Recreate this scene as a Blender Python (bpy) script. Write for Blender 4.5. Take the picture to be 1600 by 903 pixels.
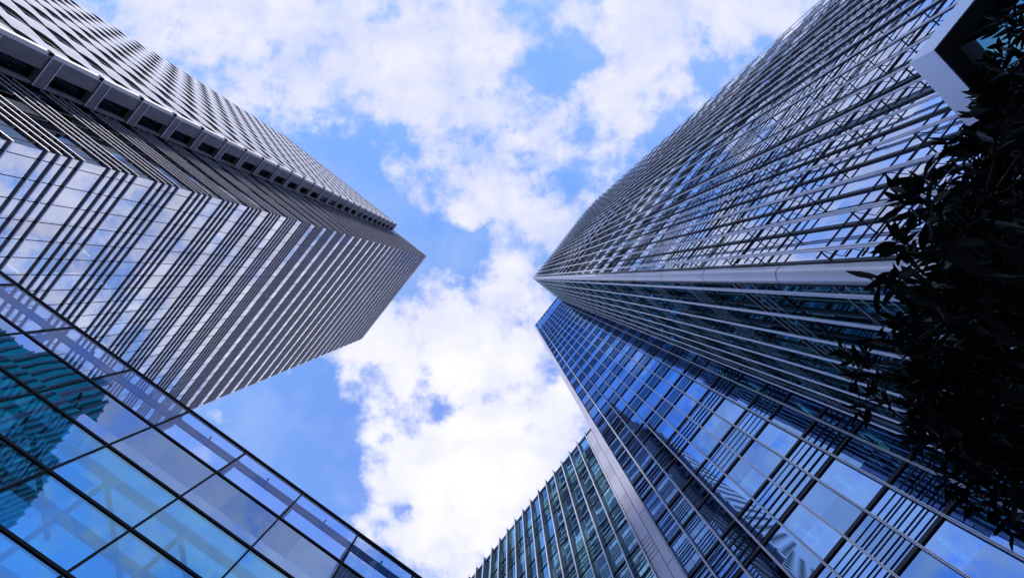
import bpy, math, random
from mathutils import Matrix, Vector
R = math.radians
random.seed(7)
scene = bpy.context.scene
for o in list(bpy.data.objects): bpy.data.objects.remove(o)
COL = scene.collection

# ------------------------------------------------------------------ camera
FPX = 600.0                      # focal length in pixels of a 1600 px wide frame
zen = Vector((-8.0, -16.5, FPX)).normalized()      # zenith in (right, down, forward)
right = Vector((1, 0, 0))
ax = (right - right.dot(zen) * zen).normalized()
ay = zen.cross(ax)
wr = Vector((ax.x, ay.x, zen.x)); wd = Vector((ax.y, ay.y, zen.y)); wf = Vector((ax.z, ay.z, zen.z))
cam = bpy.data.cameras.new('camera'); co = bpy.data.objects.new('camera', cam); COL.objects.link(co)
cam.sensor_width = 36; cam.lens = FPX / 1600 * 36; cam.clip_start = 0.05; cam.clip_end = 6000
M = Matrix(((wr.x, -wd.x, -wf.x, 0), (wr.y, -wd.y, -wf.y, 0), (wr.z, -wd.z, -wf.z, 1.6), (0, 0, 0, 1)))
co.matrix_world = M
scene.camera = co
CZ = 1.6
GRID = R(38.3)                   # street grid angle in plan

# ------------------------------------------------------------------ world
SUN_DIR = Vector((-0.13, -0.86, 0.50)).normalized()     # towards the sun
w = bpy.data.worlds.new("World"); scene.world = w; w.use_nodes = True
nt = w.node_tree; nt.nodes.clear()
def N(t, **k):
    n = nt.nodes.new(t)
    for a, b in k.items(): setattr(n, a, b)
    return n
def L(a, b): nt.links.new(a, b)
def math_(op, a, b=None, c=None, clamp=False):
    n = N('ShaderNodeMath', operation=op, use_clamp=clamp)
    for i, v in enumerate((a, b, c)):
        if v is None: continue
        if isinstance(v, (int, float)): n.inputs[i].default_value = v
        else: L(v, n.inputs[i])
    return n.outputs[0]
out = N('ShaderNodeOutputWorld'); bg = N('ShaderNodeBackground'); L(bg.outputs[0], out.inputs[0])
sky = N('ShaderNodeTexSky', sky_type='NISHITA'); sky.sun_disc = False
sky.sun_elevation = math.asin(SUN_DIR.z); sky.sun_rotation = math.atan2(SUN_DIR.x, SUN_DIR.y)
sky.air_density = 1.0; sky.dust_density = 0.3; sky.ozone_density = 3.0
bg.inputs[1].default_value = 0.1
tc = N('ShaderNodeTexCoord')
sep = N('ShaderNodeSeparateXYZ'); L(tc.outputs['Generated'], sep.inputs[0])
zc = math_('MAXIMUM', sep.outputs[2], 0.12)
gx = math_('DIVIDE', sep.outputs[0], zc); gy = math_('DIVIDE', sep.outputs[1], zc)
cb = N('ShaderNodeCombineXYZ'); L(gx, cb.inputs[0]); L(gy, cb.inputs[1])
P = cb.outputs[0]                # position on the flat cloud layer (height 1)
def noise(scale, detail, rough, dist=0.0, off=(0, 0, 0), src=None):
    mp = N('ShaderNodeMapping'); L(src or P, mp.inputs[0]); mp.inputs[1].default_value = off
    n = N('ShaderNodeTexNoise'); L(mp.outputs[0], n.inputs['Vector'])
    n.inputs['Scale'].default_value = scale; n.inputs['Detail'].default_value = detail
    n.inputs['Roughness'].default_value = rough; n.inputs['Distortion'].default_value = dist
    return n
# warp so that cloud banks get ragged outlines
wn = noise(3.2, 5, 0.6, off=(3.1, 7.7, 0))
wv = N('ShaderNodeVectorMath', operation='SUBTRACT'); L(wn.outputs['Color'], wv.inputs[0]); wv.inputs[1].default_value = (0.5, 0.5, 0.5)
ws = N('ShaderNodeVectorMath', operation='SCALE'); L(wv.outputs[0], ws.inputs[0]); ws.inputs[3].default_value = 0.30
wa = N('ShaderNodeVectorMath', operation='ADD'); L(P, wa.inputs[0]); L(ws.outputs[0], wa.inputs[1])
PW = wa.outputs[0]
def blob(px, py, r, amp, bank=None):
    d = N('ShaderNodeVectorMath', operation='DISTANCE'); L(PW, d.inputs[0])
    d.inputs[1].default_value = ((px - 792) / FPX, (py - 435) / FPX, 0)
    q = math_('DIVIDE', d.outputs['Value'], r / FPX)
    e = math_('POWER', 2.718, math_('MULTIPLY', math_('MULTIPLY', q, q), -1.0))
    return math_('MULTIPLY', e, amp)
BLOBS = [(700, 560, 100, .5), (640, 500, 70, .35), (760, 680, 150, .5), (690, 840, 120, .5), (590, 620, 60, .5), (800, 560, 60, .4), (600, 720, 50, .25),
         (570, 150, 85, .5), (400, 60, 120, .45), (480, 10, 120, .35), (720, 60, 80, .32), (740, 200, 80, .32), (660, 180, 50, .1), (780, 300, 70, .42),
         (1040, 60, 120, .45), (960, 190, 80, .35), (1180, 20, 120, .5), (860, 330, 50, .4), (640, 280, 45, .3), (240, 20, 90, .2), (800, 430, 40, .3),
         (860, 95, 38, -.75), (870, 110, 30, -.3), (640, 230, 32, -.45), (610, 335, 45, -.55), (700, 385, 45, -.75), (640, 60, 30, -.35), (755, 375, 35, -.35), (470, 640, 110, -.8),
         (450, 800, 90, -.7), (330, 110, 45, -.5), (400, 190, 45, -.3), (520, 250, 50, -.5), (690, 665, 36, -.55), (640, 825, 18, -.7), (800, 595, 42, -.5), (560, 740, 40, -.5), (1000, -180, 90, .5), (600, -300, 100, .4), (330, -420, 120, .4), (800, 120, 30, -.2), (820, 270, 30, -.35),
         (265, -116, 120, .45), (100, -330, 160, .4), (420, -300, 90, .3), (40, -40, 200, .2), (854, -102, 160, .35), (1060, 980, 260, .35), (950, 750, 160, .3), (200, 350, 200, -.2)]
tot = None
for b in BLOBS:
    v = blob(*b); tot = v if tot is None else math_('ADD', tot, v)
n1 = noise(2.6, 10, 0.62, 0.2, off=(1.3, 0.4, 0)).outputs['Fac']
n2 = noise(9.0, 8, 0.6, 0.1, off=(5.3, 2.4, 0)).outputs['Fac']
dens = math_('ADD', tot, math_('MULTIPLY', math_('SUBTRACT', n1, 0.5), 1.9))
dens = math_('ADD', dens, math_('MULTIPLY', math_('SUBTRACT', n2, 0.5), 1.9))
cov = N('ShaderNodeMapRange', interpolation_type='SMOOTHERSTEP'); L(dens, cov.inputs[0])
cov.inputs[1].default_value = -0.22; cov.inputs[2].default_value = 0.54
# cloud brightness: lit tops, lavender hollows; thin veils stay grey lavender
lit = blob(700, 620, 230, 1.0); lit2 = blob(740, 800, 260, 0.8)
br = math_('ADD', math_('MULTIPLY', dens, 0.22), math_('MULTIPLY', math_('SUBTRACT', noise(6.0, 8, 0.62, 0.4, off=(9, 3, 0)).outputs['Fac'], 0.5), 1.15))
br = math_('ADD', br, math_('MULTIPLY', math_('ADD', lit, lit2), 0.24), None)
rmp = N('ShaderNodeValToRGB'); L(math_('ADD', br, 0.12, clamp=True), rmp.inputs[0])
cr = rmp.color_ramp; cr.elements[0].position = 0.0; cr.elements[0].color = (.54, .62, .93, 1)
cr.elements[1].position = 1.0; cr.elements[1].color = (1.0, 1.0, 1.0, 1)
e = cr.elements.new(0.30); e.color = (.73, .755, .96, 1)
e = cr.elements.new(0.62); e.color = (.90, .90, 1.0, 1)
csc = N('ShaderNodeVectorMath', operation='SCALE'); L(rmp.outputs[0], csc.inputs[0]); csc.inputs[3].default_value = 9.6
tint = N('ShaderNodeVectorMath', operation='MULTIPLY'); L(sky.outputs[0], tint.inputs[0]); tint.inputs[1].default_value = (3.1, 3.3, 4.4)
cap = N('ShaderNodeVectorMath', operation='MINIMUM'); L(tint.outputs[0], cap.inputs[0]); cap.inputs[1].default_value = (1.65, 3.6, 8.0)
mix = N('ShaderNodeMix', data_type='VECTOR'); veil = math_('MAXIMUM', cov.outputs[0], math_('MULTIPLY', math_('SUBTRACT', noise(3.5, 7, .6, .3, off=(4, 9, 0)).outputs['Fac'], .42, clamp=True), 1.1))
L(veil, mix.inputs[0]); soft = N('ShaderNodeMix', data_type='VECTOR'); soft.inputs[0].default_value = 0.28; L(cap.outputs[0], soft.inputs[4]); L(tint.outputs[0], soft.inputs[5])
L(soft.outputs[1], mix.inputs[4]); L(csc.outputs[0], mix.inputs[5])
L(mix.outputs[1], bg.inputs[0])

# ------------------------------------------------------------------ sun
sl = bpy.data.lights.new('sun', 'SUN'); sl.energy = 3.0; sl.angle = R(2.0); sl.color = (1.0, .95, .9)
so = bpy.data.objects.new('sun', sl); COL.objects.link(so)
so.rotation_euler = SUN_DIR.to_track_quat('Z', 'Y').to_euler()
vs = scene.view_settings; vs.view_transform = 'Standard'; vs.look = 'None'; vs.exposure = 0.18; vs.gamma = 1; vs.use_curve_mapping = False
scene.render.engine = 'CYCLES'
scene.cycles.max_bounces = 10; scene.cycles.glossy_bounces = 6; scene.cycles.transparent_max_bounces = 12

# ------------------------------------------------------------------ materials
def newmat(name):
    m = bpy.data.materials.new(name); m.use_nodes = True
    t = m.node_tree; b = t.nodes.get('Principled BSDF'); return m, t, b
def solid(name, col, rough=.5, metal=0.0, var=0.12, scale=1.5, bump=0.0, spec=.5):
    m, t, b = newmat(name)
    b.inputs['Roughness'].default_value = rough; b.inputs['Metallic'].default_value = metal
    b.inputs['Specular IOR Level'].default_value = spec
    tcn = t.nodes.new('ShaderNodeTexCoord'); nz = t.nodes.new('ShaderNodeTexNoise')
    t.links.new(tcn.outputs['Object'], nz.inputs['Vector']); nz.inputs['Scale'].default_value = scale; nz.inputs['Detail'].default_value = 6
    mr = t.nodes.new('ShaderNodeMapRange'); t.links.new(nz.outputs['Fac'], mr.inputs[0])
    mr.inputs[1].default_value = .3; mr.inputs[2].default_value = .7; mr.inputs[3].default_value = 1 - var; mr.inputs[4].default_value = 1 + var
    vm = t.nodes.new('ShaderNodeVectorMath'); vm.operation = 'SCALE'; vm.inputs[0].default_value = col[:3]
    t.links.new(mr.outputs[0], vm.inputs[3]); t.links.new(vm.outputs[0], b.inputs['Base Color'])
    if bump:
        bp = t.nodes.new('ShaderNodeBump'); bp.inputs['Strength'].default_value = bump; bp.inputs['Distance'].default_value = .02
        t.links.new(nz.outputs['Fac'], bp.inputs['Height']); t.links.new(bp.outputs[0], b.inputs['Normal'])
    return m
def glass(name, refl, trans, r0, bay=(1.3, 1.3, 4.25), tilt=.006, wave=.004, wscale=.5, rough=.01, pv=.22, bf=.12, blind=(.35, .36, .38), zoff=0.0, soff=(0, 0)):
    """coated glazing: mirror coat over tinted transparency, every pane set at a slightly different angle"""
    m = bpy.data.materials.new(name); m.use_nodes = True; t = m.node_tree; t.nodes.clear()
    nn = t.nodes.new; l = t.links.new
    o = nn('ShaderNodeOutputMaterial'); mx = nn('ShaderNodeMixShader'); tr = nn('ShaderNodeBsdfTransparent'); gl = nn('ShaderNodeBsdfAnisotropic')
    gl.inputs['Color'].default_value = (*refl, 1); gl.inputs['Roughness'].default_value = rough; tr.inputs[0].default_value = (*trans, 1)
    gi = nn('ShaderNodeNewGeometry'); dt = nn('ShaderNodeVectorMath'); dt.operation = 'DOT_PRODUCT'; l(gi.outputs['Normal'], dt.inputs[0]); l(gi.outputs['Incoming'], dt.inputs[1])
    ab = nn('ShaderNodeMath'); ab.operation = 'ABSOLUTE'; l(dt.outputs['Value'], ab.inputs[0])
    om = nn('ShaderNodeMath'); om.operation = 'SUBTRACT'; om.inputs[0].default_value = 1; l(ab.outputs[0], om.inputs[1])
    pw = nn('ShaderNodeMath'); pw.operation = 'POWER'; l(om.outputs[0], pw.inputs[0]); pw.inputs[1].default_value = 5      # Schlick
    mr = nn('ShaderNodeMapRange'); l(pw.outputs[0], mr.inputs[0]); mr.inputs[1].default_value = 0; mr.inputs[2].default_value = 1
    mr.inputs[3].default_value = r0; mr.inputs[4].default_value = .97
    c = nn('ShaderNodeTexCoord'); g = nn('ShaderNodeNewGeometry')
    off = nn('ShaderNodeVectorMath'); off.operation = 'SUBTRACT'; l(c.outputs['Object'], off.inputs[0]); off.inputs[1].default_value = (soff[0], soff[1], zoff)
    dv = nn('ShaderNodeVectorMath'); dv.operation = 'DIVIDE'; l(off.outputs[0], dv.inputs[0]); dv.inputs[1].default_value = bay
    ad = nn('ShaderNodeVectorMath'); ad.operation = 'ADD'; l(dv.outputs[0], ad.inputs[0]); ad.inputs[1].default_value = (.013, .017, .003)
    fl = nn('ShaderNodeVectorMath'); fl.operation = 'FLOOR'; l(ad.outputs[0], fl.inputs[0])
    wn_ = nn('ShaderNodeTexWhiteNoise'); l(fl.outputs[0], wn_.inputs['Vector'])
    s1 = nn('ShaderNodeVectorMath'); s1.operation = 'SUBTRACT'; l(wn_.outputs['Color'], s1.inputs[0]); s1.inputs[1].default_value = (.5, .5, .5)
    s2 = nn('ShaderNodeVectorMath'); s2.operation = 'SCALE'; l(s1.outputs[0], s2.inputs[0]); s2.inputs[3].default_value = tilt * 2
    nz = nn('ShaderNodeTexNoise'); l(c.outputs['Object'], nz.inputs['Vector']); nz.inputs['Scale'].default_value = wscale; nz.inputs['Detail'].default_value = 3
    s3 = nn('ShaderNodeVectorMath'); s3.operation = 'SUBTRACT'; l(nz.outputs['Color'], s3.inputs[0]); s3.inputs[1].default_value = (.5, .5, .5)
    s4 = nn('ShaderNodeVectorMath'); s4.operation = 'SCALE'; l(s3.outputs[0], s4.inputs[0]); s4.inputs[3].default_value = wave * 4
    a1 = nn('ShaderNodeVectorMath'); a1.operation = 'ADD'; l(s2.outputs[0], a1.inputs[0]); l(s4.outputs[0], a1.inputs[1])
    a2 = nn('ShaderNodeVectorMath'); a2.operation = 'ADD'; l(a1.outputs[0], a2.inputs[0]); l(g.outputs['Normal'], a2.inputs[1])
    nm = nn('ShaderNodeVectorMath'); nm.operation = 'NORMALIZE'; l(a2.outputs[0], nm.inputs[0])
    l(nm.outputs[0], gl.inputs['Normal'])
    sx = nn('ShaderNodeSeparateColor'); l(wn_.outputs['Color'], sx.inputs[0])
    vr = nn('ShaderNodeMapRange'); l(sx.outputs[2], vr.inputs[0]); vr.inputs[3].default_value = 1 - pv; vr.inputs[4].default_value = 1.0
    vs_ = nn('ShaderNodeVectorMath'); vs_.operation = 'SCALE'; vs_.inputs[0].default_value = refl; l(vr.outputs[0], vs_.inputs[3]); l(vs_.outputs[0], gl.inputs['Color'])
    df = nn('ShaderNodeBsdfDiffuse'); df.inputs[0].default_value = (*blind, 1)
    gt = nn('ShaderNodeMath'); gt.operation = 'GREATER_THAN'; l(sx.outputs[0], gt.inputs[0]); gt.inputs[1].default_value = 1 - bf
    b2 = nn('ShaderNodeMath'); b2.operation = 'MULTIPLY'; l(gt.outputs[0], b2.inputs[0]); b2.inputs[1].default_value = .85
    m2 = nn('ShaderNodeMixShader'); l(b2.outputs[0], m2.inputs[0]); l(tr.outputs[0], m2.inputs[1]); l(df.outputs[0], m2.inputs[2])
    l(mr.outputs[0], mx.inputs[0]); l(m2.outputs[0], mx.inputs[1]); l(gl.outputs[0], mx.inputs[2]); l(mx.outputs[0], o.inputs[0])
    return m
def emit(name, col, s):
    m = bpy.data.materials.new(name); m.use_nodes = True; t = m.node_tree; t.nodes.clear()
    o = t.nodes.new('ShaderNodeOutputMaterial'); e_ = t.nodes.new('ShaderNodeEmission'); e_.inputs[0].default_value = (*col, 1); e_.inputs[1].default_value = s
    t.links.new(e_.outputs[0], o.inputs[0]); return m

M_alu = solid('brushed_aluminium', (.76, .77, .86), .38, .3, .08, 3)
M_alu_dark = solid('dark_aluminium', (.03, .034, .045), .4, .3, .15, 3)
M_bar = solid('louvre_bar_paint', (.035, .04, .055), .35, .3, .1, 3)
M_panel = solid('cladding_panel', (.64, .62, .74), .42, .25, .05, .6)
M_column = solid('corner_column_metal', (.70, .69, .76), .42, .45, .06, .5)
M_fin = solid('sun_louvre_paint', (.32, .32, .38), .4, .2, .12, 2)
M_finedge = solid('sun_louvre_nosing', (.80, .74, .80), .35, .1, .08, 2)
M_white = solid('white_spandrel_paint', (.46, .46, .53), .75, 0, .06, .8)
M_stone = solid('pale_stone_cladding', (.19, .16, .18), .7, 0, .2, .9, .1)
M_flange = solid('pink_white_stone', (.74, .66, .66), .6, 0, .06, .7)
M_frame = solid('black_frame', (.008, .009, .013), .6, 0, .1, 2, spec=.2)
M_inside = solid('office_interior', (.10, .10, .11), .8, 0, .2, .5)
M_ceiling = solid('office_ceiling', (.22, .22, .23), .8, 0, .1, 1)
M_roof = solid('roof_membrane', (.2, .2, .21), .9, 0, .1, 1)
M_steel = solid('blue_grey_steel', (.10, .16, .28), .4, .2, .08, 2)
M_fascia = solid('fascia_metal', (.82, .82, .92), .35, .5, .03, .4)
M_soffit = solid('black_soffit', (.006, .006, .007), .7, 0, .1, 1)
M_ground = solid('granite_paving', (.16, .16, .17), .8, 0, .2, .8, .2)
M_lamp = emit('ceiling_lamp_glow', (1.0, .93, .75), 14.0)
G_A = glass('silvered_blue_glazing', (.72, .82, 1.0), (.10, .16, .2), .80, (1.3, 1.3, 4.25), .008, .0018, .4)
G_A2 = glass('teal_grey_glazing', (.22, .58, .60), (.10, .2, .22), .62, (1.3, 1.3, 4.25), .012, .0025, .4, pv=.5, bf=.06, blind=(.16, .32, .33))
G_B = glass('deep_blue_glazing', (.26, .50, .95), (.08, .26, .28), .80, (1.25, 1.25, 4.25), .008, .0012, .3, pv=.3, bf=.05)
G_C = glass('blue_teal_glazing', (.36, .70, 1.0), (.18, .55, .58), .76, (1.27, 1.27, 2.125), .016, .002, .4, pv=.4, bf=.18, blind=(.25, .60, .60))
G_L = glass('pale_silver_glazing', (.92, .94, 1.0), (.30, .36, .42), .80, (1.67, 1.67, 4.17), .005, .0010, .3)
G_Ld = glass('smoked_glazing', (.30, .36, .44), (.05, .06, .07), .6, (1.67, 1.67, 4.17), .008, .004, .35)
G_dark = glass('dark_window_glazing', (.10, .12, .16), (.03, .03, .035), .5, (2, 2, 4.17), .01, .004)
G_clear = glass('clear_parapet_glass', (.62, .72, 1.0), (.74, .84, .97), .10, (2.88, 5, 1.63), .004, .004, .4, pv=.05, bf=0)
G_tint = glass('tinted_atrium_glass', (.34, .64, .84), (.20, .60, .80), .42, (2.88, 5, 1.63), .010, .0045, .5, bf=0)
G_span = glass('blue_spandrel_glass', (.32, .48, .76), (.03, .05, .1), .75, (2.88, 5, 1.63), .010, .0045, .5, pv=.35, bf=0)
G_F = glass('green_glazing', (.10, .85, .62), (.05, .3, .26), .75, (1.5, 1.5, 4.2), .02, .01)
G_E = glass('teal_shopfront_glass', (.22, .55, .62), (.05, .12, .14), .6, (2, 2, 3), .012, .01)

# ------------------------------------------------------------------ mesh helpers (grid coordinates p, q, z)
class MB:
    def __init__(s): s.v = []; s.f = []; s.m = []; s.mats = []
    def mi(s, mat):
        if mat not in s.mats: s.mats.append(mat)
        return s.mats.index(mat)
    def box(s, a, b, mat):
        x0, x1 = sorted((a[0], b[0])); y0, y1 = sorted((a[1], b[1])); z0, z1 = sorted((a[2], b[2]))
        n = len(s.v)
        s.v += [(x0, y0, z0), (x1, y0, z0), (x1, y1, z0), (x0, y1, z0), (x0, y0, z1), (x1, y0, z1), (x1, y1, z1), (x0, y1, z1)]
        s.f += [(n, n+3, n+2, n+1), (n+4, n+5, n+6, n+7), (n, n+1, n+5, n+4), (n+1, n+2, n+6, n+5), (n+2, n+3, n+7, n+6), (n+3, n, n+4, n+7)]
        s.m += [s.mi(mat)] * 6; return s
    def quad(s, pts, mat):
        n = len(s.v); s.v += list(pts); s.f.append(tuple(range(n, n + len(pts)))); s.m.append(s.mi(mat)); return s
    def bar(s, a, b, r, mat, k=6, r2=None):
        a = Vector(a); b = Vector(b); d = (b - a).normalized(); r2 = r if r2 is None else r2
        u = d.orthogonal().normalized(); w_ = d.cross(u); n = len(s.v)
        for (c, rr) in ((a, r), (b, r2)):
            for i in range(k):
                t = 2 * math.pi * i / k; s.v.append(tuple(c + u * math.cos(t) * rr + w_ * math.sin(t) * rr))
        for i in range(k): s.f.append((n+i, n+(i+1) % k, n+k+(i+1) % k, n+k+i)); s.m.append(s.mi(mat))
        s.f.append(tuple(n+i for i in reversed(range(k)))); s.f.append(tuple(n+k+i for i in range(k))); s.m += [s.mi(mat)] * 2
        return s
    def prism(s, poly, z0, z1, mat, caps=True):
        n = len(s.v); k = len(poly)
        s.v += [(x, y, z0) for x, y in poly] + [(x, y, z1) for x, y in poly]
        for i in range(k): s.f.append((n+i, n+(i+1) % k, n+k+(i+1) % k, n+k+i)); s.m.append(s.mi(mat))
        if caps: s.f.append(tuple(n+i for i in reversed(range(k)))); s.f.append(tuple(n+k+i for i in range(k))); s.m += [s.mi(mat)] * 2
        return s
    def build(s, name, parent=None, smooth=False):
        o0 = parent['_o'] if parent is not None and '_o' in parent else (0, 0, 0)
        me = bpy.data.meshes.new(name)
        me.from_pydata([(x - o0[0], y - o0[1], z - o0[2]) for x, y, z in s.v], [], s.f)
        for mt in s.mats: me.materials.append(mt)
        me.polygons.foreach_set('material_index', s.m)
        if smooth: me.polygons.foreach_set('use_smooth', [True] * len(s.f))
        me.update(); ob = bpy.data.objects.new(name, me); COL.objects.link(ob)
        if parent is not None: ob.parent = parent
        return ob
ROOTS = []
def thing(name, base, label, cat, rot=GRID, group=None):
    o = bpy.data.objects.new(name, None); COL.objects.link(o); p, q, z = base
    o.location = (p * math.cos(GRID) - q * math.sin(GRID), p * math.sin(GRID) + q * math.cos(GRID), z)
    o.rotation_euler = (0, 0, rot); o['_o'] = (p, q, z); o['label'] = label; o['category'] = cat; o.empty_display_size = 1
    if group: o['group'] = group
    ROOTS.append(o); return o

class Face:
    """a vertical facade plane: axis 'p' or 'q' held at c, outward direction sgn; s runs along it, d is out of the wall"""
    def __init__(s, axis, c, sgn): s.a = axis; s.c = c; s.g = sgn
    def P(s, t, d, z): return (s.c + s.g * d, t, z) if s.a == 'p' else (t, s.c + s.g * d, z)
    def box(s, mb, t0, t1, d0, d1, z0, z1, mat): mb.box(s.P(t0, d0, z0), s.P(t1, d1, z1), mat)
    def bar(s, mb, a, b, r, mat, k=6): mb.bar(s.P(*a), s.P(*b), r, mat, k)

def window_band(F, root, t0, t1, z0, z1, mat, name='window_band'):
    mb = MB(); F.box(mb, t0, t1, -.03, 0, z0, z1, mat); return mb.build(name, root)

# ------------------------------------------------------------------ ground
mb = MB(); mb.quad([(-1500, -1500, 0), (1500, -1500, 0), (1500, 1500, 0), (-1500, 1500, 0)], M_ground)
g = mb.build('ground'); g['kind'] = 'structure'

# ------------------------------------------------------------------ A: right-hand tower with the metal corner column
FL = 4.25; ZB = 12.3 + CZ - 3 * FL; ROOF_A = 120 + CZ
PA, QA = 6.3, -5.1; PB = 16.2; QAend = -32.2
bayA = (QA - QAend) / 21
rA = thing('glass_tower', (PA + 10, (QA + QAend) / 2, 0),
           'tall glass tower with a round metal corner column and lines of bright tubes', 'tower')
A1 = Face('p', PA, -1); A2 = Face('q', QA, 1)
floorsA = [ZB + k * FL for k in range(0, 26)]
def interior(root, p0, p1, q0, q1, zs, roof, core=5.0, ins=.25):
    for z in zs:
        mb = MB(); mb.box((p0 + ins, q0 + ins, z + .35), (p1 - ins, q1 - ins, z + 1.2), M_ceiling); mb.build('floor_slab', root)
    mb = MB(); mb.box((p0 + core, q0 + core, 0), (p1 - core, q1 - core, roof - 1), M_inside); mb.build('core', root)
interior(rA, PA, 36, QAend, QA, floorsA, ROOF_A)
def floor_face(F, root, t0, t1, zs, roof, mg, zone=1.87, bars=(.30, .66, 1.02, 1.38), barmat=M_bar, br=.028, d=.30, tr=M_alu_dark, trh=.08, trd=.10):
    """per storey: one window band, and one louvre band (two transoms and the bars between them)"""
    for i, z in enumerate(zs):
        z1 = zs[i+1] if i + 1 < len(zs) else roof
        window_band(F, root, t0, t1, z, z1, mg)
        mb = MB()
        F.box(mb, t0, t1, .003, trd, z - trh, z + trh, tr)
        F.box(mb, t0, t1, .003, trd, z + zone - trh, z + zone + trh, tr)
        for b in bars: F.bar(mb, (t0, d, z + b), (t1, d, z + b), br, barmat, 5)
        mb.build('louvre_band', root)
floor_face(A1, rA, QAend, QA - .2, floorsA, ROOF_A, G_A, br=.026, d=.40, trd=.03, trh=.02, bars=(.0, .42, .84, 1.26, 1.68))
floor_face(A2, rA, PA + .2, PB, floorsA, ROOF_A, G_A2, br=.020, d=.24, barmat=M_alu, trd=.04, trh=.03)
def rail_mullion(F, root, t, zs, roof, off=.50, rr=.029, z0=0.5):
    mb = MB()
    F.box(mb, t - .045, t + .045, .003, .06, z0, roof - .1, M_alu_dark)            # mullion on the glass
    for s_ in (-.042, .042): F.bar(mb, (t + s_, off, z0), (t + s_, off, roof - .05), rr, M_alu, 6)   # twin tubes standing off
    for z in zs:                                                                     # brackets and zigzag lacing
        F.box(mb, t - .014, t + .014, .06, off, z - .03, z + .0, M_alu_dark)
        F.box(mb, t - .014, t + .014, .06, off, z + 1.70, z + 1.73, M_alu_dark)
        zz = [z + .0 + i * .42 for i in range(5)]
        for i in range(4):
            a = (t, .18 if i % 2 else off - .04, zz[i]); b = (t, off - .04 if i % 2 else .18, zz[i+1])
            F.bar(mb, a, b, .011, M_alu_dark, 4)
    return mb.build('mullion', root)
for i in range(0, 22): rail_mullion(A1, rA, QA - .42 - i * (QA - .42 - QAend) / 21, floorsA, ROOF_A)
for i in range(0, 8): rail_mullion(A2, rA, PA + .42 + i * 1.3, floorsA, ROOF_A, off=.34, rr=.036)
# corner column: two curved metal shells meeting in a crease, ring joint at every storey
prof = []
for i in range(20):
    a = 2 * math.pi * i / 20; rr = .27 * (0.90 if i % 10 == 0 else 1.0); prof.append((PA + .05 + rr * math.cos(a + R(135)), QA - .05 + rr * math.sin(a + R(135))))
for k in range(-1, 27):
    z0 = max(0, 11.2 + CZ + (k - 2) * FL); z1 = min(ROOF_A + .2, 11.2 + CZ + (k - 1) * FL)
    if z1 <= z0: continue
    mb = MB(); mb.prism(prof, z0 + .035, z1, M_column, False); c = mb.build('column_casing', rA, True)
    for po in c.data.polygons: po.use_smooth = len(po.vertices) == 4
    mb = MB(); mb.prism([(PA + .05 + (x - PA - .05) * .985, QA - .05 + (y - QA + .05) * .985) for x, y in prof], z0, z0 + .035, M_frame); mb.build('joint_ring', c)
mb = MB(); mb.box((PA - .05, QAend, ROOF_A), (36, QA + .05, ROOF_A + .4), M_panel); mb.build('roof', rA)
# side and back walls
mb = MB(); mb.box((PA, QAend - .3, 0), (36, QAend, ROOF_A), M_panel); mb.build('side_wall', rA)

# ------------------------------------------------------------------ B: slab tower behind it
rB = thing('slab_tower', (PB + 6, 1, 0), 'deep blue glass slab tower with a pale pilaster down its left edge', 'tower')
B1 = Face('p', PB, -1); QB1 = 6.07; QB2 = 6.62; ROOF_B = 120 + CZ
floor_face(B1, rB, QA, QB1, floorsA, ROOF_B, G_B, br=.028, d=.14, trd=.07, trh=.06, barmat=M_bar)
for z in floorsA:
    mb = MB(); mb.box((PB + .25, QA + .1, z + .35), (30, QB1, z + 1.2), M_ceiling); mb.build('floor_slab', rB)
mb = MB(); mb.box((PB + 5, QA + .1, 0), (29.9, QB1 - .1, ROOF_B - 1), M_inside); mb.build('core', rB)
bq = [QA + .06, -3.95, -2.78, -1.52, -.26, 1.0, 2.27, 3.54, 4.80, QB1 - .03]
for q in bq:
    mb = MB(); B1.box(mb, q - .03, q + .03, .003, .20, .5, ROOF_B - .05, M_alu_dark)
    for s_ in (-.028, .028): B1.box(mb, q + s_ - .018, q + s_ + .018, .203, .235, .5, ROOF_B, M_alu)
    mb.build('mullion', rB)
for k in range(29):
    z0 = k * FL + .0; z1 = min(z0 + FL, ROOF_B + .3)
    mb = MB(); mb.box((PB - .30, QB1, z0 + .02), (PB + 2, QB2 - .04, z1 - .02), M_panel); mb.box((PB - .26, QB1 + .02, z0 - .02), (PB + 1.9, QB2 - .06, z0 + .02), M_frame)
    mb.build('pilaster_panel', rB)
mb = MB(); mb.box((PB + 2, QB2 - .3, 0), (30, QB2 - .03, ROOF_B), M_panel); mb.build('side_wall', rB)
mb = MB(); mb.box((PB - .2, QA, ROOF_B + .01), (30, QB1 - .002, ROOF_B + .35), M_panel); mb.build('roof', rB)

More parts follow.
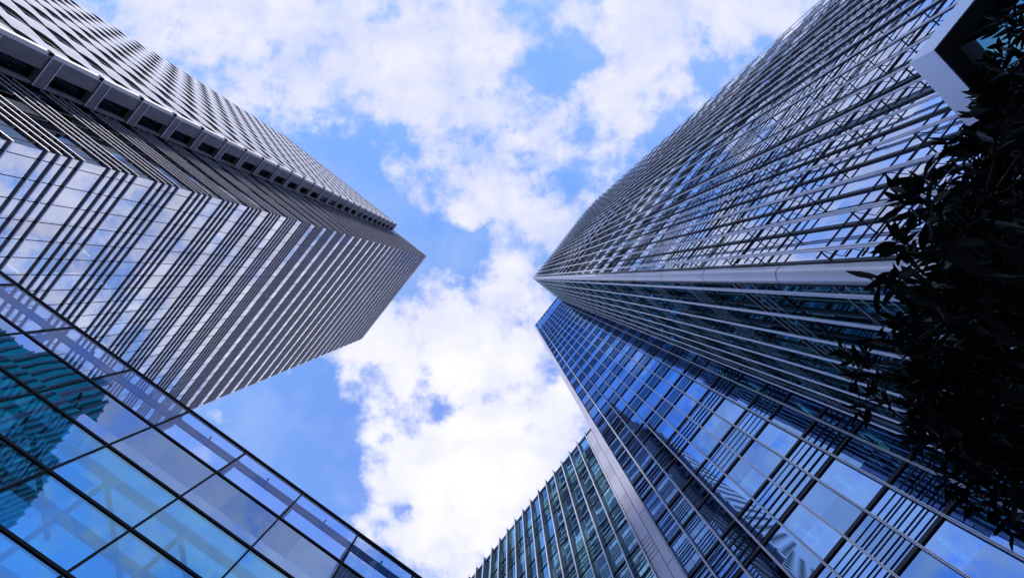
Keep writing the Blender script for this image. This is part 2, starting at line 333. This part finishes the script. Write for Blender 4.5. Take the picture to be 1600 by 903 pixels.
# ------------------------------------------------------------------ C: lower wing
ROOF_C = 38.6 + CZ; C0 = QB2 + .003; C1 = 7.42; Cend = 47.5
rC = thing('office_wing', (PB + 6, 25, 0), 'lower blue and green glazed wing beside the pale pilaster', 'office building')
CF = Face('p', PB, -1)
floorsC = [z for z in floorsA if z < ROOF_C - 2]
floor_face(CF, rC, C1, Cend, floorsC, ROOF_C - .15, G_C, br=.022, d=.14, trd=.05, trh=.04)
for z in floorsC:
    mb = MB(); mb.box((PB + .3, C1, z + .35), (30, Cend, z + 1.2), M_ceiling); mb.build('floor_slab', rC)
mb = MB(); mb.box((PB + 5, C1, 0), (29.9, Cend, ROOF_C - 1), M_inside); mb.build('core', rC)
for i in range(32):
    q = C1 + i * 1.267; mb = MB(); CF.box(mb, q - .03, q + .03, .003, .34, .5, ROOF_C + .1, M_alu_dark); CF.box(mb, q - .04, q + .04, .343, .39, .5, ROOF_C + .35, M_alu)
    for z in floorsC:
        for j in range(8): CF.bar(mb, (q + .045, .05 if j % 2 else .32, z + j * .26), (q + .045, .32 if j % 2 else .05, z + (j+1) * .26), .016, M_alu_dark, 4)
    mb.build('mullion', rC)
for z in [0] + floorsC:                       # pale panel strip next to the pilaster, with four reglets per storey
    z1 = min(z + FL, ROOF_C) if z else floorsC[0]
    mb = MB(); zz = [z + .3 * j for j in range(6)] + [z1]
    for a, b in zip(zz[:-1], zz[1:]):
        if b - a > .03: CF.box(mb, C0 + .02, C1 - .04, 0, .24, a + .025, b - .025, M_panel)
    CF.box(mb, C0, C1 - .02, -.1, .20, z, z1, M_frame); mb.build('wall_panel', rC)
mb = MB(); mb.box((PB - .12, C0, ROOF_C - .15), (30, Cend, ROOF_C), M_panel); mb.build('roof', rC)
mb = MB(); mb.box((PB, Cend, 0), (30, Cend + .3, ROOF_C - .2), M_panel); mb.build('side_wall', rC)

# ------------------------------------------------------------------ L: left-hand tower
PL, QL = -30.3, 12.8; HL = 152 + CZ; FLL = 4.17; QLend = 54.3; PR = -43.3
rL = thing('louvred_tower', (-45, 30, 0), 'silver glass tower wrapped in groups of four dark sun louvres', 'tower')
L3 = Face('p', PL, 1); L2 = Face('q', QL, -1)
zl = [27.1 + CZ + k * FLL for k in range(-6, 31)]
zl = [z for z in zl if z < HL - .5]
for i, z in enumerate(zl):
    z1 = zl[i+1] if i + 1 < len(zl) else HL
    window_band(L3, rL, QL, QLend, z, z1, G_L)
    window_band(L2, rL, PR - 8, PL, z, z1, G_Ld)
    mb = MB(); mb.box((-52, QL + .3, z + .2), (PL - .3, QLend - .3, z + 1.4), M_ceiling); mb.build('floor_slab', rL)
    mb = MB(); D = .13
    for f in range(4):
        zf = z + f * .75
        if zf > HL - .3: break
        h = .036
        # louvre blade runs along both faces, mitred round the corner
        mb.box((PL + .003, QL - D, zf), (PL + D, QLend, zf + h), M_fin); mb.box((PR, QL - D, zf), (PL, QL - .003, zf + h), M_fin)
        mb.box((PL + D, QL - D - .03, zf - .03), (PL + D + .03, QLend, zf + h + .01), M_finedge); mb.box((PR, QL - D - .03, zf - .03), (PL + D, QL - D, zf + h + .01), M_finedge)
        for j in range(25):                        # brackets at the glazing joints
            t = QL + .75 + j * 1.67
            if t < QLend: mb.box((PL + .003, t - .02, zf - .09), (PL + D - .02, t + .02, zf - .001), M_frame)
        for j in range(8):
            t = PL - .75 - j * 1.67
            mb.box((t - .02, QL - D + .02, zf - .09), (t + .02, QL - .003, zf - .001), M_frame)
    mb.build('sun_louvre', rL)
mb = MB(); mb.box((-50, QL + 6, 0), (PL - 6, QLend - 6, HL - 2), M_inside); mb.build('core', rL)
for j in range(25):
    t = QL + .75 + j * 1.67; mb = MB(); L3.box(mb, t - .022, t + .022, .003, .03, zl[0], HL, M_frame); mb.build('mullion', rL)
for j in range(8):
    t = PL - .75 - j * 1.67; mb = MB(); L2.box(mb, t - .022, t + .022, .003, .03, zl[0], HL, M_frame); mb.build('mullion', rL)
mb = MB(); mb.box((-52, QL - .1, HL), (PL + .1, QLend, HL + .3), M_panel); mb.build('roof', rL)
mb = MB(); mb.box((-52, QLend, 0), (PL - .02, QLend + .3, HL), M_panel); mb.build('side_wall', rL)

# wing with the wavy facade
HW = 140 + CZ; QW = 9.75; PW_ = -95.0
rW = thing('wavy_tower', (-70, 20, 0), 'pale tower at top left with wavy white bands and a stone strip of openings', 'tower')
W1 = Face('q', QW, -1); RT = Face('p', PR, 1)
zw = [30.5 + CZ + k * FLL for k in range(-6, 27)]
bayw = 4.3; NS = 12
for z in zw:
    if z > HW: break
    window_band(W1, rW, PW_, PR - .5, z, min(z + FLL, HW), G_dark)
    def ribbon(z0, z1, d0, amp, mat, ph=0.0):
        mb = MB(); n = int((PR - .75 - PW_) / bayw * NS); pts = []
        for i in range(n + 1):
            p = PW_ + (PR - .75 - PW_) * i / n; u = (((PR - p) / bayw + ph) % 1.0)
            pts.append((p, QW - d0 - amp * math.sin(math.pi * u) ** 1.0))
        m_ = len(pts); v0 = 0
        mb.v = [(x, y, z0) for x, y in pts] + [(x, y, z1) for x, y in pts] + [(x, QW - .003, z0) for x, y in pts] + [(x, QW - .003, z1) for x, y in pts]
        k = mb.mi(mat); kd = mb.mi(M_alu_dark)
        for i in range(m_ - 1):
            for a, b in ((0, m_), (2*m_, 3*m_)):
                mb.f.append((a+i, a+i+1, b+i+1, b+i)); mb.m.append(k)
            mb.f.append((i, i+1, 2*m_+i+1, 2*m_+i)); mb.m.append(kd)  # underside coloured dark to deepen the shade beneath each pale band
            mb.f.append((m_+i, m_+i+1, 3*m_+i+1, 3*m_+i)); mb.m.append(k)
        return mb
    s_ = ribbon(z + .1, z + 2.55, .20, .20, M_white).build('spandrel', rW)
    ribbon(z + 3.3, z + 3.42, .12, .16, M_white, .5).build('sun_shelf', rW)
mb = MB()
for z in zw: pass
# stone return wall: panel pier, cross beams and dark openings
for i, z in enumerate(zw):
    if z > HW - 1: break
    z1 = min(z + FLL, HW)
    mb = MB()
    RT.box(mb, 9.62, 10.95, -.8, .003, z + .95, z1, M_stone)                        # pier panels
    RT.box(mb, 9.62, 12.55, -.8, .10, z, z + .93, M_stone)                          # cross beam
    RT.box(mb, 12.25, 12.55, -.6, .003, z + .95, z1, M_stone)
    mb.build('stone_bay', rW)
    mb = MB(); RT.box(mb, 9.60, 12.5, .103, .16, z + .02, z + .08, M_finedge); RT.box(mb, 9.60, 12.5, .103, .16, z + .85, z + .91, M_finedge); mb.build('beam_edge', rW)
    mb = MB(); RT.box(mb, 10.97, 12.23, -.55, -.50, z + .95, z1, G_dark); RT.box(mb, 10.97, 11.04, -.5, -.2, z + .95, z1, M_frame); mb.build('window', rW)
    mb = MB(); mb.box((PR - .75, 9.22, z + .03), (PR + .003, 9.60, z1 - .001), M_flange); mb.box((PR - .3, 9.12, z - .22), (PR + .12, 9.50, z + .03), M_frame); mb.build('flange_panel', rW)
mb = MB(); mb.box((PW_, QW + .04, 0), (PR - .9, 45, HW - .5), M_inside); mb.build('core', rW)
mb = MB(); mb.box((PW_, QW - .5, HW), (PR + .1, 12.4, HW + .4), M_panel); mb.build('roof', rW)

# ------------------------------------------------------------------ D: low glass hall at bottom left
DROT = R(37.2); QD = 12.3; HD = 15.95 + CZ
rD = thing('glass_hall', (0, QD, 0), 'low glass hall with big blue panes, black frames and steel struts inside', 'building', rot=DROT)
DF = Face('q', QD, -1); rows = [HD, HD - 1.69, HD - 3.31, HD - 4.95, HD - 6.6, HD - 8.25, HD - 9.9, HD - 11.55]
ps = [-1.14 + 2.88 * k for k in range(-9, 6)]
def add_pane(p0, p1, r):
    z1, z0 = rows[r], rows[r+1]
    mb = MB(); g_ = G_clear if r == 0 else (G_span if r == 1 else G_tint)
    mb.box((p0 + .03, QD - .012, z0 + .03), (p1 - .03, QD + .012, z1 - (.02 if r == 0 else .03)), g_)
    return mb.build('window', rD)
for r in range(len(rows) - 1):
    for p0, p1 in zip(ps[:-1], ps[1:]): add_pane(p0, p1, r)
for r, z in enumerate(rows):
    mb = MB(); h = .036
    mb.box((ps[0], QD - .05, z - h), (ps[-1], QD + .10, z + h), M_frame); mb.build('transom', rD)
for p in ps:
    mb = MB(); mb.box((p - .032, QD - .04, 0), (p + .032, QD + .09, HD - .052), M_frame); mb.build('mullion', rD)
# handrail beam behind the parapet glass, with ticks
mb = MB(); mb.box((ps[0], QD + .26, HD - .62), (ps[-1], QD + .32, HD - .30), M_steel)
for i in range(len(ps) * 2 - 1):
    p = ps[0] + i * 1.44; mb.box((p - .03, QD + .10, HD - .36), (p + .03, QD + .255, HD - .30), M_steel)
mb.build('handrail', rD)
for p in ps:
    mb = MB(); mb.box((p - .1, QD + .26, rows[1]), (p + .1, QD + .46, HD - .65), M_steel); mb.build('post', rD)
for r in (2, 3, 4, 5, 6):
    z = rows[r] - .28
    mb = MB(); mb.bar((ps[0], QD + .55, z), (ps[-1], QD + .55, z), .14, M_steel, 10); mb.build('beam', rD, True)
for i, (p0, p1) in enumerate(zip(ps[:-1], ps[1:])):
    for r in (2, 4):
        mb = MB(); a = (p0 + .9, QD + .62, rows[r] - .4); b = (p0 + .9, QD + 2.3, rows[r+2] - .1)
        mb.bar(a, b, .09, M_steel, 8); mb.build('strut', rD, True)
        mb = MB(); mb.bar((p0 + .9, QD + .62, rows[r] - .4), (p1 + .5, QD + 3.2, rows[r] - .4), .07, M_steel, 8); mb.build('strut', rD, True)
mb = MB(); mb.box((ps[0], QD + .7, 0), (ps[-1], QD + 8, .3), M_panel); mb.build('floor', rD)
mb = MB(); mb.box((ps[0], QD + 8.0, 0), (ps[-1], QD + 8.3, 5), M_steel); mb.build('back_wall', rD)

# ------------------------------------------------------------------ E: entrance portal box at the foot of tower A
def W2(px, py, z):   # picture ray to plan position at height z above the camera, used once to survey the portal
    return ((px - 792) / FPX * z, (py - 435) / FPX * z)
HE = 7.0
c_ = W2(1419.6, 99.7, HE); a_ = W2(1499.4, 0, HE); b_ = W2(1523, 205, HE)
u1 = (Vector(a_) - Vector(c_)).normalized(); u2 = (Vector(b_) - Vector(c_)).normalized(); c0 = Vector(c_)
rE = bpy.data.objects.new('entrance_portal', None); COL.objects.link(rE); rE.location = (c0.x, c0.y, 0)
rE['label'] = 'projecting portal with pale metal fascia, black soffit and teal glass behind the tree'; rE['category'] = 'portal'
def portal(o1, o2, l1, l2):   # ring polygon inset o along both sides
    k = c0 * 0
    p0 = u1 * o1 + u2 * o2
    return [p0, u1 * l1 + u2 * o2, u1 * l1 + u2 * l2, u1 * o1 + u2 * l2]
ztop = HE + CZ; zbot = HE * .943 + CZ
mb = MB(); mb.prism([tuple(v) for v in portal(0, 0, 10, 2.95)], zbot, ztop, M_fascia); mb.build('fascia', rE)
mb = MB(); mb.prism([tuple(v) for v in portal(.02, .02, 9.9, 2.9)], zbot - .02, zbot - .002, M_soffit); mb.build('soffit', rE)
mb = MB(); mb.prism([tuple(v) for v in portal(.32, .32, 9.6, 2.8)], 0, zbot - .022, G_E); mb.build('glass_wall', rE)
for i in range(10):
    q_ = u1 * (.5 + i * 1.0) + u2 * .31; mb = MB(); mb.box((q_.x - .03, q_.y - .03, 0), (q_.x + .03, q_.y + .03, zbot - .025), M_frame); mb.build('mullion', rE)

# ------------------------------------------------------------------ F: tower across the street, seen mirrored in the glass hall
rF = thing('green_tower', (-66, -70, 0), 'green glass tower with white vertical fins, mirrored in the panes at lower left', 'tower')
FF = Face('p', -53, 1); HF = 80 + CZ
for k in range(19):
    window_band(FF, rF, -110, -42, k * 4.2, k * 4.2 + 4.2 if k < 18 else HF, G_F)
    mb = MB(); FF.box(mb, -110, -42, .003, .08, k * 4.2 - .2 + .3, k * 4.2 + .5, M_frame); mb.build('transom', rF)
for i in range(30):
    q = -42.2 - i * 2.3; mb = MB(); FF.box(mb, q - .09, q + .09, .003, .5, 0, HF, M_white); mb.build('fin', rF)
F2 = Face('q', -42, 1)
for k in range(19):
    window_band(F2, rF, -80, -53, k * 4.2, k * 4.2 + 4.2 if k < 18 else HF, G_F)
for i in range(12):
    q = -53.1 - i * 2.3; mb = MB(); F2.box(mb, q - .09, q + .09, .003, .5, 0, HF, M_white); mb.build('fin', rF)
mb = MB(); mb.box((-80, -110, 0), (-53.06, -42.06, HF - .2), M_inside); mb.build('core', rF)

# ------------------------------------------------------------------ office ceiling lamps seen through the glazing
def lamps(root, axis_box, spots):
    for (p0, p1, q0, q1, z) in spots:
        mb = MB(); mb.box((p0, q0, z - .05), (p1, q1, z), M_lamp); mb.build('ceiling_light', root)
ls = []
for k in (3, 4, 5, 6, 7, 8):
    z = floorsA[k] + .345 if k < len(floorsA) else 0
    for q in (-4.6, -2.2, .6):
        ls.append((PB + .8, PB + 2.1, q - .09, q + .09, z))
lamps(rB, None, ls)
ls = []
for k, qq in ((7, 24), (7, 37), (8, 22), (8, 31), (9, 26), (10, 30), (6, 26), (6, 32)):
    ls.append((PL - 2.0, PL - .7, qq - .09, qq + .09, zl[k] + .19))
lamps(rL, None, ls)

# ------------------------------------------------------------------ tree at the right
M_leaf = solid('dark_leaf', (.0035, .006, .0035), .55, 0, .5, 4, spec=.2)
M_bark = solid('dark_bark', (.02, .016, .013), .9, 0, .3, 6, .4)
rT = bpy.data.objects.new('broadleaf_tree', None); COL.objects.link(rT); TX, TY = 4.3, 1.0; rT.location = (TX, TY, 0)
rT['label'] = 'dark leafy tree with long narrow leaves, black against the towers'; rT['category'] = 'tree'
lobes = []   # (x, y, z above ground, radius, weight)
def lobe(px, py, z, rpx, n): lobes.append(((px - 792) / FPX * z, (py - 435) / FPX * z, z + CZ, rpx / FPX * z, n))
lobe(1650, 60, 2.6, 85, 7); lobe(1590, 190, 2.1, 75, 9); lobe(1625, 240, 2.3, 95, 14); lobe(1590, 330, 2.3, 95, 12); lobe(1550, 420, 2.2, 90, 10); lobe(1540, 330, 1.8, 115, 9); lobe(1465, 395, 1.6, 85, 4); lobe(1350, 585, 3.0, 45, 1); lobe(1490, 500, 2.0, 75, 5); lobe(1610, 110, 2.3, 70, 5)
lobe(1560, 480, 2.3, 120, 18); lobe(1470, 590, 2.7, 110, 7); lobe(1390, 585, 2.9, 85, 3); lobe(1570, 640, 2.4, 130, 22)
lobe(1610, 760, 2.5, 100, 16); lobe(1520, 700, 2.5, 85, 8); lobe(1680, 520, 2.6, 170, 26); lobe(1670, 300, 2.6, 130, 20); lobe(1610, 560, 3.6, 150, 26); lobe(1610, 400, 3.6, 130, 20); lobe(1640, 250, 3.4, 90, 12); lobe(1620, 700, 3.4, 125, 18)
trunk = MB()
base = Vector((0, 0, 0)); pts = [base, Vector((.05, -.03, 1.2)), Vector((-.08, -.05, 2.4)), Vector((-.1, -.1, 3.6)), Vector((-.05, -.15, 5.0))]
rad = [.13, .11, .09, .07, .04]
for a, b, r0, r1 in zip(pts[:-1], pts[1:], rad[:-1], rad[1:]): trunk.bar(a, b, r0, M_bark, 10, r1)
leaves = MB()
def leaf(pos, d, L_, wd_):
    d = d.normalized(); up = Vector((random.uniform(-.5, .5), random.uniform(-.5, .5), 1)).normalized()
    side = d.cross(up); side = side.normalized() if side.length > 1e-3 else Vector((1, 0, 0)); nrm = side.cross(d)
    n = len(leaves.v); bend = random.uniform(-.10, .04) * L_
    st = ((0, .03), (.14, .2), (.4, .48), (.62, .5), (.84, .27), (1, .0))
    for t, w_ in st:
        c = pos + d * L_ * t + nrm * bend * t * t * 2
        leaves.v += [tuple(c + side * w_ * wd_ + nrm * w_ * wd_ * .35), tuple(c), tuple(c - side * w_ * wd_ + nrm * w_ * wd_ * .35)]
    for i in range(len(st) - 1):
        a = n + i * 3
        leaves.f += [(a, a+1, a+4, a+3), (a+1, a+2, a+5, a+4)]; leaves.m += [0, 0]
leaves.mi(M_leaf)
rnd = random.Random(5)
O = Vector((TX, TY, 0))
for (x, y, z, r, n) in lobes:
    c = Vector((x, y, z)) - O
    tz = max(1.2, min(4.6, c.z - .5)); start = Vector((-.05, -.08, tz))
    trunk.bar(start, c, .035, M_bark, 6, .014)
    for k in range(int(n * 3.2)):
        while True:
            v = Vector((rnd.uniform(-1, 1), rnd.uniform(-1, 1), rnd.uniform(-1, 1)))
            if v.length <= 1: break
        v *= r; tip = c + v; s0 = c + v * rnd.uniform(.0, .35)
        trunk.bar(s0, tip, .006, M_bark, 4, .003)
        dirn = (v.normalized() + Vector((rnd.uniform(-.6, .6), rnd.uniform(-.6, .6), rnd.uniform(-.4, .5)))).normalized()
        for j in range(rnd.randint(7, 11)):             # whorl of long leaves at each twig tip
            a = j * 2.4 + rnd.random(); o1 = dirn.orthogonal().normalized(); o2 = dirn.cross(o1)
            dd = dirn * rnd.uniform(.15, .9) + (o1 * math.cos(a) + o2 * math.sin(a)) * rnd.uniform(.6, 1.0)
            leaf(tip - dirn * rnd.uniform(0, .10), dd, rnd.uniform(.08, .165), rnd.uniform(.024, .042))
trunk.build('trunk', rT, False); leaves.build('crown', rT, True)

for o in ROOTS:
    del o['_o']
